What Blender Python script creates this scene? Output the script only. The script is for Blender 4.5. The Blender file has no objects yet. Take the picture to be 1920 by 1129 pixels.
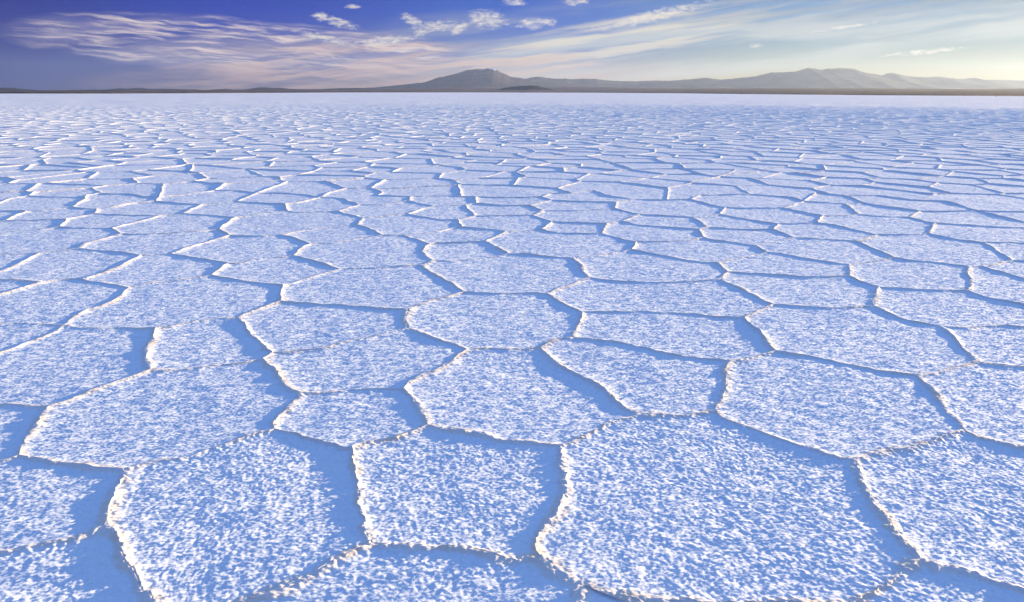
import bpy, math, random
import numpy as np
from mathutils import Vector, Matrix
from mathutils.geometry import delaunay_2d_cdt

random.seed(7)
RNG = np.random.default_rng(7)
scene = bpy.context.scene
C = scene.collection
R = math.radians

# ------------------------------------------------------------------ camera
W_PX, H_PX, F_PX = 1920.0, 1129.0, 1280.0
CAM_H = 1.5
HORIZON_Y = 172.6                       # photo row of the true horizon, at mid width
PITCH = math.atan((H_PX / 2 - HORIZON_Y) / F_PX)
ROLL = math.atan(2.5 / 960.0)
cam_data = bpy.data.cameras.new('camera')
cam = bpy.data.objects.new('camera', cam_data)
C.objects.link(cam)
cam_data.sensor_width = 36.0
cam_data.sensor_fit = 'HORIZONTAL'
cam_data.lens = 36.0 * F_PX / W_PX
cam_data.clip_start = 0.05
cam_data.clip_end = 60000.0
cam_rot = Matrix.Rotation(math.pi / 2 - PITCH, 3, 'X') @ Matrix.Rotation(ROLL, 3, 'Z')
cam.location = (0, 0, CAM_H)
cam.rotation_euler = cam_rot.to_euler()
scene.camera = cam
CR = np.array(cam_rot)

# ------------------------------------------------------------------ light
SUN_AZ = 62.0                           # degrees to the right of the view
SUN_EL = 6.8
sun_dir = Vector((math.sin(R(SUN_AZ)) * math.cos(R(SUN_EL)), math.cos(R(SUN_AZ)) * math.cos(R(SUN_EL)), math.sin(R(SUN_EL))))
sun_data = bpy.data.lights.new('sun', 'SUN')
sun_data.energy = 5.0
sun_data.angle = R(0.9)
sun_data.color = (1.0, 0.80, 0.48)
sun = bpy.data.objects.new('sun', sun_data)
C.objects.link(sun)
sun.rotation_euler = (-sun_dir).to_track_quat('-Z', 'Y').to_euler()

scene.view_settings.view_transform = 'Standard'
scene.view_settings.look = 'None'
EXPOSURE = 1.15
scene.view_settings.exposure = EXPOSURE
scene.view_settings.gamma = 1.0
scene.cycles.use_denoising = True
scene.cycles.denoiser = 'OPENIMAGEDENOISE'
scene.cycles.max_bounces = 6
scene.cycles.diffuse_bounces = 3
scene.cycles.volume_bounces = 1


class NT:
    """small helper that writes node trees as expressions"""
    def __init__(self, tree):
        self.t = tree
        self.n = tree.nodes
        self.l = tree.links

    def new(self, kind, **props):
        nd = self.n.new(kind)
        for k, v in props.items():
            setattr(nd, k, v)
        return nd

    def put(self, sock, v):
        if isinstance(v, bpy.types.NodeSocket):
            self.l.new(v, sock)
        elif v is not None:
            sock.default_value = v

    def m(self, op, a, b=None, c=None, clamp=False):
        nd = self.new('ShaderNodeMath', operation=op, use_clamp=clamp)
        for i, v in enumerate((a, b, c)):
            if v is not None:
                self.put(nd.inputs[i], v)
        return nd.outputs[0]

    def sstep(self, lo, hi, v):
        nd = self.new('ShaderNodeMapRange', interpolation_type='SMOOTHSTEP')
        self.put(nd.inputs['Value'], v)
        nd.inputs['From Min'].default_value = lo
        nd.inputs['From Max'].default_value = hi
        return nd.outputs['Result']

    def xyz(self, x, y, z=0.0):
        nd = self.new('ShaderNodeCombineXYZ')
        for i, v in enumerate((x, y, z)):
            self.put(nd.inputs[i], v)
        return nd.outputs[0]

    def noise(self, vec, scale, detail=4.0, rough=0.55, dist=0.0):
        nd = self.new('ShaderNodeTexNoise')
        self.put(nd.inputs['Vector'], vec)
        nd.inputs['Scale'].default_value = scale
        nd.inputs['Detail'].default_value = detail
        nd.inputs['Roughness'].default_value = rough
        nd.inputs['Distortion'].default_value = dist
        return nd.outputs['Fac']

    def mix(self, f, a, b, mode='MIX'):
        nd = self.new('ShaderNodeMix', data_type='RGBA', blend_type=mode)
        self.put(nd.inputs[0], f)
        for s, v in ((nd.inputs[6], a), (nd.inputs[7], b)):
            if isinstance(v, tuple) and len(v) == 3:
                v = v + (1.0,)
            self.put(s, v)
        return nd.outputs[2]


def srgb(r, g, b):
    f = lambda c: c / 255 / 12.92 if c <= 10 else ((c / 255 + 0.055) / 1.055) ** 2.4
    return (f(r), f(g), f(b))


# ------------------------------------------------------------------ sky
world = bpy.data.worlds.new('World')
scene.world = world
world.use_nodes = True
nt = NT(world.node_tree)
nt.n.clear()
out = nt.new('ShaderNodeOutputWorld')
bg = nt.new('ShaderNodeBackground')
nt.l.new(bg.outputs[0], out.inputs[0])
sky = nt.new('ShaderNodeTexSky', sky_type='NISHITA')
sky.sun_disc = False
sky.sun_elevation = R(SUN_EL)
sky.sun_rotation = R(SUN_AZ)
sky.altitude = 3650
sky.air_density = 1.0
sky.dust_density = 0.6
sky.ozone_density = 3.0

geo = nt.new('ShaderNodeTexCoord')
sep = nt.new('ShaderNodeSeparateXYZ')
nt.l.new(geo.outputs['Generated'], sep.inputs[0])
dx, dy, dz = sep.outputs[0], sep.outputs[1], sep.outputs[2]
hor = nt.m('SQRT', nt.m('ADD', nt.m('MULTIPLY', dx, dx), nt.m('MULTIPLY', dy, dy)))
hor = nt.m('MAXIMUM', hor, 1e-4)
elev = nt.m('MAXIMUM', nt.m('DIVIDE', dz, hor), 0.0)           # tangent of the elevation
azim = nt.m('ARCTAN2', dx, dy)                                 # 0 = straight ahead, + to the right
cosun = nt.m('DIVIDE', nt.m('ADD', nt.m('MULTIPLY', dx, math.sin(R(SUN_AZ))), nt.m('MULTIPLY', dy, math.cos(R(SUN_AZ)))), hor)


def tint_ramp(fac, stops):
    nd = nt.new('ShaderNodeValToRGB')
    nd.color_ramp.interpolation = 'EASE'
    el = nd.color_ramp.elements
    while len(el) < len(stops):
        el.new(0.5)
    for e, (p, col) in zip(el, stops):
        e.position = p
        e.color = (*col, 1.0)
    nt.l.new(fac, nd.inputs[0])
    return nd.outputs[0]


# a polarised, saturated sky: the Nishita sky filtered by direction from the sun
NIS_LOW = [(.231, .296, .250), (.238, .305, .254), (.296, .381, .319), (.402, .503, .418), (.527, .624, .503)]
NIS_TOP = [(.093, .209, .337), (.087, .198, .332), (.102, .231, .397), (.138, .305, .509), (.184, .392, .617)]
WANT_LOW = [srgb(30, 42, 104), srgb(96, 92, 114), srgb(204, 174, 138), srgb(208, 174, 100), srgb(180, 148, 72)]
WANT_TOP = [srgb(0, 26, 130), srgb(0, 48, 166), srgb(20, 84, 186), srgb(92, 138, 186), srgb(110, 150, 184)]
POS = [(-0.16 + 1) / 2, (0.13 + 1) / 2, (0.47 + 1) / 2, (0.75 + 1) / 2, (0.905 + 1) / 2]
ratio = lambda want, have: [(p, tuple(w / h / 2 ** EXPOSURE for w, h in zip(a, b))) for p, a, b in zip(POS, want, have)]
fac = nt.m('MULTIPLY_ADD', cosun, 0.5, 0.5)
t_low = tint_ramp(fac, ratio(WANT_LOW, NIS_LOW))
t_top = tint_ramp(fac, ratio(WANT_TOP, NIS_TOP))
rise = nt.m('POWER', nt.m('DIVIDE', elev, 0.10, clamp=True), 0.8)
tint = nt.mix(rise, t_low, t_top)
ZENITH_TINT = (4.2, 3.35, 3.25)
tint = nt.mix(nt.sstep(0.11, 0.9, elev), tint, ZENITH_TINT)
clear = nt.mix(1.0, sky.outputs[0], tint, 'MULTIPLY')
SKY_STRENGTH = 0.1


# clouds, laid out by compass direction and elevation
def px_sky(x, y):
    d = CR @ np.array([(x - W_PX / 2) / F_PX, -(y - H_PX / 2) / F_PX, -1.0])
    return math.atan2(d[0], d[1]) * F_PX, d[2] / math.hypot(d[0], d[1]) * F_PX


SX = nt.m('MULTIPLY', azim, F_PX)
SY = nt.m('MULTIPLY', elev, F_PX)
wob = nt.m('SUBTRACT', nt.noise(nt.xyz(nt.m('MULTIPLY', SX, .011), nt.m('MULTIPLY', SY, .028)), 1.0, 2.0, .6), .5)
SYW = nt.m('MULTIPLY_ADD', wob, 15.0, SY)
SXW = nt.m('MULTIPLY_ADD', wob, 60.0, SX)
SV, SVW = nt.xyz(SX, SY), nt.xyz(SXW, SYW)


def blob(x, y, rx, ry, slope=0.0, warp=True):
    """soft ellipse, 1 in the middle, 0 at its rim; slope is rows down per column"""
    mp = nt.new('ShaderNodeMapping', vector_type='TEXTURE')
    nt.put(mp.inputs['Vector'], SVW if warp else SV)
    mp.inputs['Location'].default_value = (*px_sky(x, y), 0)
    mp.inputs['Rotation'].default_value = (0, 0, -math.atan(slope))
    mp.inputs['Scale'].default_value = (rx, ry, 1)
    dt = nt.new('ShaderNodeVectorMath', operation='DOT_PRODUCT')
    nt.put(dt.inputs[0], mp.outputs[0])
    nt.put(dt.inputs[1], mp.outputs[0])
    return nt.m('SUBTRACT', 1.0, dt.outputs['Value'], clamp=True)


def streaks(slope, along, across, detail, rough, seed):
    mp = nt.new('ShaderNodeMapping', vector_type='TEXTURE')
    nt.put(mp.inputs['Vector'], SVW)
    mp.inputs['Location'].default_value = (seed * 911, seed * 377, 0)
    mp.inputs['Rotation'].default_value = (0, 0, -math.atan(slope))
    mp.inputs['Scale'].default_value = (along, across, 1)
    return nt.noise(mp.outputs[0], 1.0, detail, rough)


def lay(colr, opac, mask):
    global skycol
    skycol = nt.mix(nt.m('MULTIPLY', mask, opac, clamp=True), skycol, tuple(c / SKY_STRENGTH / 2 ** EXPOSURE for c in srgb(*colr)))


def both(*v):
    r_ = v[0]
    for x in v[1:]:
        r_ = nt.m('MULTIPLY', r_, x)
    return r_


skycol = clear
fine = streaks(.05, 120, 9, 5, .64, 1.7)          # wind-drawn threads
wide = streaks(-.10, 420, 34, 4, .56, 5.1)        # broad bands
thin = streaks(-.12, 240, 13, 4, .58, 9.2)        # narrower bands
tn = streaks(-.05, 15, 5, 4, .66, 4.4)              # tufts
# thin high cloud goes on above the frame
cir = nt.noise(nt.xyz(nt.m('DIVIDE', dx, nt.m('MAXIMUM', dz, .05)), nt.m('DIVIDE', dy, nt.m('MAXIMUM', dz, .05)), 3.3), .55, 4, .6)
lay((190, 205, 228), .40, both(nt.sstep(.52, .78, cir), nt.sstep(.11, .22, elev)))
# broad veil rising to the right
veil = nt.m('MAXIMUM', blob(1330, 82, 560, 62, -.10), blob(1800, 22, 520, 48, -.05))
lay((204, 208, 204), .72, both(nt.sstep(0, .6, veil), nt.sstep(.40, .64, wide)))
lay((232, 222, 200), .70, both(nt.sstep(0, .5, blob(1120, 80, 360, 40, -.17)), nt.sstep(.42, .62, thin)))
lay((132, 148, 186), .60, both(blob(1060, 34, 210, 34, -.16), nt.sstep(.40, .60, wide)))
lay((156, 166, 176), .65, both(blob(1640, 10, 440, 28, -.02), nt.sstep(.38, .58, thin)))
lay((160, 166, 184), .50, both(blob(840, 62, 160, 40, -.05), nt.sstep(.42, .60, wide)))
# wind-drawn cirrus over the left
cm = nt.m('MAXIMUM', blob(430, 84, 320, 46, .04), blob(650, 100, 220, 42, .02))
cmw = nt.sstep(0, .55, cm)
lay((146, 142, 176), .70, both(cmw, nt.sstep(.34, .60, wide)))
lay((234, 216, 210), .92, both(cmw, nt.sstep(.44, .66, fine)))
lay((226, 192, 172), .55, both(nt.sstep(0, .6, blob(720, 116, 400, 36, -.02)), nt.sstep(.42, .62, thin)))
# rosy bank low over the hills
lay((204, 174, 164), .62, both(nt.sstep(0, .7, blob(780, 146, 560, 38, -.02)), nt.sstep(.34, .62, nt.m('ADD', nt.m('MULTIPLY', thin, .6), nt.m('MULTIPLY', fine, .4)))))
# small bright tufts
tufts = None
for bx, by, rx, ry, sl in ((603, 32, 17, 8, .2), (636, 42, 36, 8, .25), (772, 38, 24, 9, .5), (822, 48, 45, 9, -.08), (788, 61, 16, 7, -.3),
                           (862, 53, 22, 9, -.35), (912, 36, 40, 16, .1), (1006, 43, 42, 10, -.05), (965, 3, 22, 7, 0), (1080, 3, 26, 7, 0),
                           (1225, 30, 105, 10, -.2), (660, 12, 14, 4, 0), (720, 78, 60, 9, -.1), (610, 72, 60, 7, .2),
                           (1416, 86, 16, 4, -.05), (1585, 51, 48, 3, -.12), (1735, 97, 60, 4, -.08)):
    q = blob(bx, by, rx * 1.3, ry * 1.35, sl, False)
    tufts = q if tufts is None else nt.m('MAXIMUM', tufts, q)
lay((236, 228, 216), .95, nt.sstep(.66, 1.14, nt.m('ADD', nt.m('MULTIPLY', tufts, .42), nt.m('MULTIPLY', tn, 1.05))))
world.cycles.sampling_method = 'MANUAL'
world.cycles.sample_map_resolution = 512
nt.put(bg.inputs[0], skycol)
bg.inputs[1].default_value = SKY_STRENGTH
SKY_COLOR_END = True

# ------------------------------------------------------------------ helpers
def px_ray(x, y):
    d = CR @ np.array([(x - W_PX / 2) / F_PX, -(y - H_PX / 2) / F_PX, -1.0])
    return d / np.linalg.norm(d)


def px_ground(x, y):
    """the point of the flat salt that a photo pixel looks at"""
    d = px_ray(x, y)
    t = -CAM_H / d[2]
    return np.array([d[0] * t, d[1] * t])


def px_at_depth(x, y, depth):
    d = px_ray(x, y)
    t = depth / d[1]
    return np.array([d[0] * t, depth, CAM_H + d[2] * t])


def link(name, mesh, mat, parent=None, loc=None):
    o = bpy.data.objects.new(name, mesh)
    C.objects.link(o)
    if mat is not None:
        mesh.materials.append(mat)
    if loc is not None:
        o.location = loc
    if parent is not None:
        o.parent = parent
    return o


def tag(o, label=None, category=None, group=None, kind=None):
    for k, v in (('label', label), ('category', category), ('group', group), ('kind', kind)):
        if v:
            o[k] = v
    return o


def fast_mesh(name, verts, tris, smooth=True, attrs=None):
    me = bpy.data.meshes.new(name)
    nv, nf = len(verts), len(tris)
    me.vertices.add(nv)
    me.vertices.foreach_set('co', np.ascontiguousarray(verts, dtype=np.float32).ravel())
    k = tris.shape[1]
    me.loops.add(nf * k)
    me.loops.foreach_set('vertex_index', np.ascontiguousarray(tris, dtype=np.int32).ravel())
    me.polygons.add(nf)
    me.polygons.foreach_set('loop_start', np.arange(0, nf * k, k, dtype=np.int32))
    me.polygons.foreach_set('use_smooth', np.full(nf, smooth, dtype=bool))
    for an, av in (attrs or {}).items():
        at = me.attributes.new(an, 'FLOAT', 'POINT')
        at.data.foreach_set('value', np.ascontiguousarray(av, dtype=np.float32))
    me.update()
    return me


_ang = RNG.random((16, 256 * 256)) * 2 * math.pi
_GX, _GY = np.cos(_ang), np.sin(_ang)


def gnoise(x, y, seed=0):
    """gradient noise, about -0.7 .. 0.7"""
    gx, gy = _GX[seed % 16], _GY[seed % 16]
    x0, y0 = np.floor(x), np.floor(y)
    fx, fy = x - x0, y - y0
    ix, iy = x0.astype(np.int64) + 31 * seed, y0.astype(np.int64) + 57 * seed
    ia, ib = ix & 255, (ix + 1) & 255
    ja, jb = (iy & 255) << 8, ((iy + 1) & 255) << 8
    u, v = fx * fx * (3 - 2 * fx), fy * fy * (3 - 2 * fy)
    gxm, gym = fx - 1, fy - 1
    h00, h10, h01, h11 = ia + ja, ib + ja, ia + jb, ib + jb
    n00 = gx[h00] * fx + gy[h00] * fy
    n10 = gx[h10] * gxm + gy[h10] * fy
    n01 = gx[h01] * fx + gy[h01] * gym
    n11 = gx[h11] * gxm + gy[h11] * gym
    lo = n00 + (n10 - n00) * u
    return lo + (n01 + (n11 - n01) * u - lo) * v


# ------------------------------------------------------------------ traced salt polygons (photo pixels)
NODES = dict(
    A1=(91, 765), A2=(37, 857), A3=(232, 884), A4=(282, 697), A5=(515, 808), A6=(197, 990), A7=(320, 1200), A8=(565, 739),
    A9=(660, 842), A10=(697, 1024), A11=(400, 1152), A12=(1014, 1050), A13=(803, 799), A14=(757, 732), A15=(1050, 838),
    A16=(1089, 1100), A17=(1085, 1190), A18=(1595, 1135), A19=(1724, 1052), A20=(2010, 1136), A21=(1603, 865), A22=(1340, 772),
    A23=(1808, 808), A24=(1197, 780), A25=(2130, 884), A26=(1721, 706), A27=(1455, 660), A28=(1831, 682), A29=(2000, 701),
    A30=(1764, 613), A31=(2140, 620), A32=(1642, 577), A33=(1450, 572), A34=(1396, 598), A35=(1371, 680), A36=(1075, 635),
    A37=(1092, 587), A38=(1014, 654), A39=(876, 657), A40=(764, 618), A41=(765, 582), A42=(872, 549), A43=(1026, 552),
    A44=(1105, 522), A45=(1350, 526), A46=(1365, 511), A47=(1593, 519), A48=(1648, 540), A49=(1814, 547), A50=(2005, 593),
    A51=(1816, 501), A52=(293, 617), A53=(493, 675), A54=(512, 664), A55=(444, 597), A56=(527, 567), A57=(531, 537), A58=(638, 506),
    A59=(397, 518), A60=(242, 540), A61=(120, 611), A62=(-65, 694), A63=(-200, 620), A64=(155, 525), A65=(78, 532), A66=(-70, 579),
    A67=(-115, 534), L1=(-170, 770), L2=(-55, 880), L3=(-150, 1080), L4=(60, 1250), L5=(700, 1260), L6=(1330, 1250), L7=(1750, 1270),
    B1=(264, 480), B2=(428, 495), B3=(551, 480), B4=(582, 459), B5=(322, 477), B6=(147, 468), B7=(74, 476), B8=(-45, 479),
    B9=(228, 440), B10=(211, 429), B11=(304, 405), B12=(412, 431), B12b=(432, 443), B13=(528, 442),
    C1=(113, 427), C2=(-120, 442), C3=(125, 412), C4=(12, 415), C5=(-50, 419), C6=(50, 397), C7=(-110, 399), C8=(136, 389),
    C9=(178, 402), C10=(182, 392), C11=(293, 378), C12=(163, 367), C13=(380, 384), C14=(299, 371), C15=(239, 364), C16=(190, 363),
    C19=(404, 358), C20=(342, 402), C21=(442, 409), C22=(540, 397), C23=(535, 384), C24=(444, 379), C25=(482, 363), C26=(446, 358),
    C28=(601, 371), C29=(649, 354), C31=(673, 385), C32=(635, 397), C33=(681, 410), C34=(669, 423), C35=(718, 442),
    D1=(792, 499), D2=(756, 442), D3=(806, 459), D4=(791, 473), D5=(812, 490), D6=(954, 477), D7=(911, 454), D8=(948, 436),
    D9=(867, 427), D10=(859, 413), D11=(764, 402), D12=(891, 406), D13=(1000, 405), D14=(1034, 417), D15=(1016, 431),
    D16=(1129, 439), D17=(1138, 420),
    E1=(1193, 455), E2=(1185, 469), E3=(1075, 485), E5=(1347, 494), E6=(1437, 474), E7=(1418, 462), E8=(1319, 446), E9=(1312, 431),
    E10=(1168, 416), E11=(1326, 427), E12=(1300, 409), E13=(1198, 403), E14=(1154, 392), E15=(1155, 381), E16=(1189, 375),
    E17=(1114, 358), E18=(1031, 364), E20=(1016, 370), E21=(1034, 376), E22=(993, 386), E23=(1018, 396), E24=(892, 382),
    E25=(892, 370), E26=(872, 385), E27=(814, 387), E28=(765, 378), E29=(772, 370), E30=(709, 367), E32=(696, 353),
    F1=(1297, 375), F2=(1360, 390), F3=(1350, 403), F4=(1459, 421), F5=(1450, 431), F6=(1490, 447), F7=(1605, 453), F8=(1534, 419),
    F9=(1645, 441), F10=(1676, 484), F11=(1592, 497), F12=(2085, 556), F13=(1742, 439), F14=(1752, 420), F15=(1846, 456),
    F16=(1898, 490), F17=(1985, 492), F18=(1842, 501), F19=(2065, 460), F20=(1985, 431), F21=(1705, 409), F22=(1611, 403),
    F23=(1542, 406), F24=(1469, 391), F25=(1586, 383), F26=(1507, 378), F27=(1725, 397), F28=(1624, 382), F29=(1587, 368),
    F30=(1833, 396), F32=(1773, 378), F33=(2035, 401), F34=(1645, 367), F35=(1530, 362), F37=(1312, 367), F38=(1408, 365),
)
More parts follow.
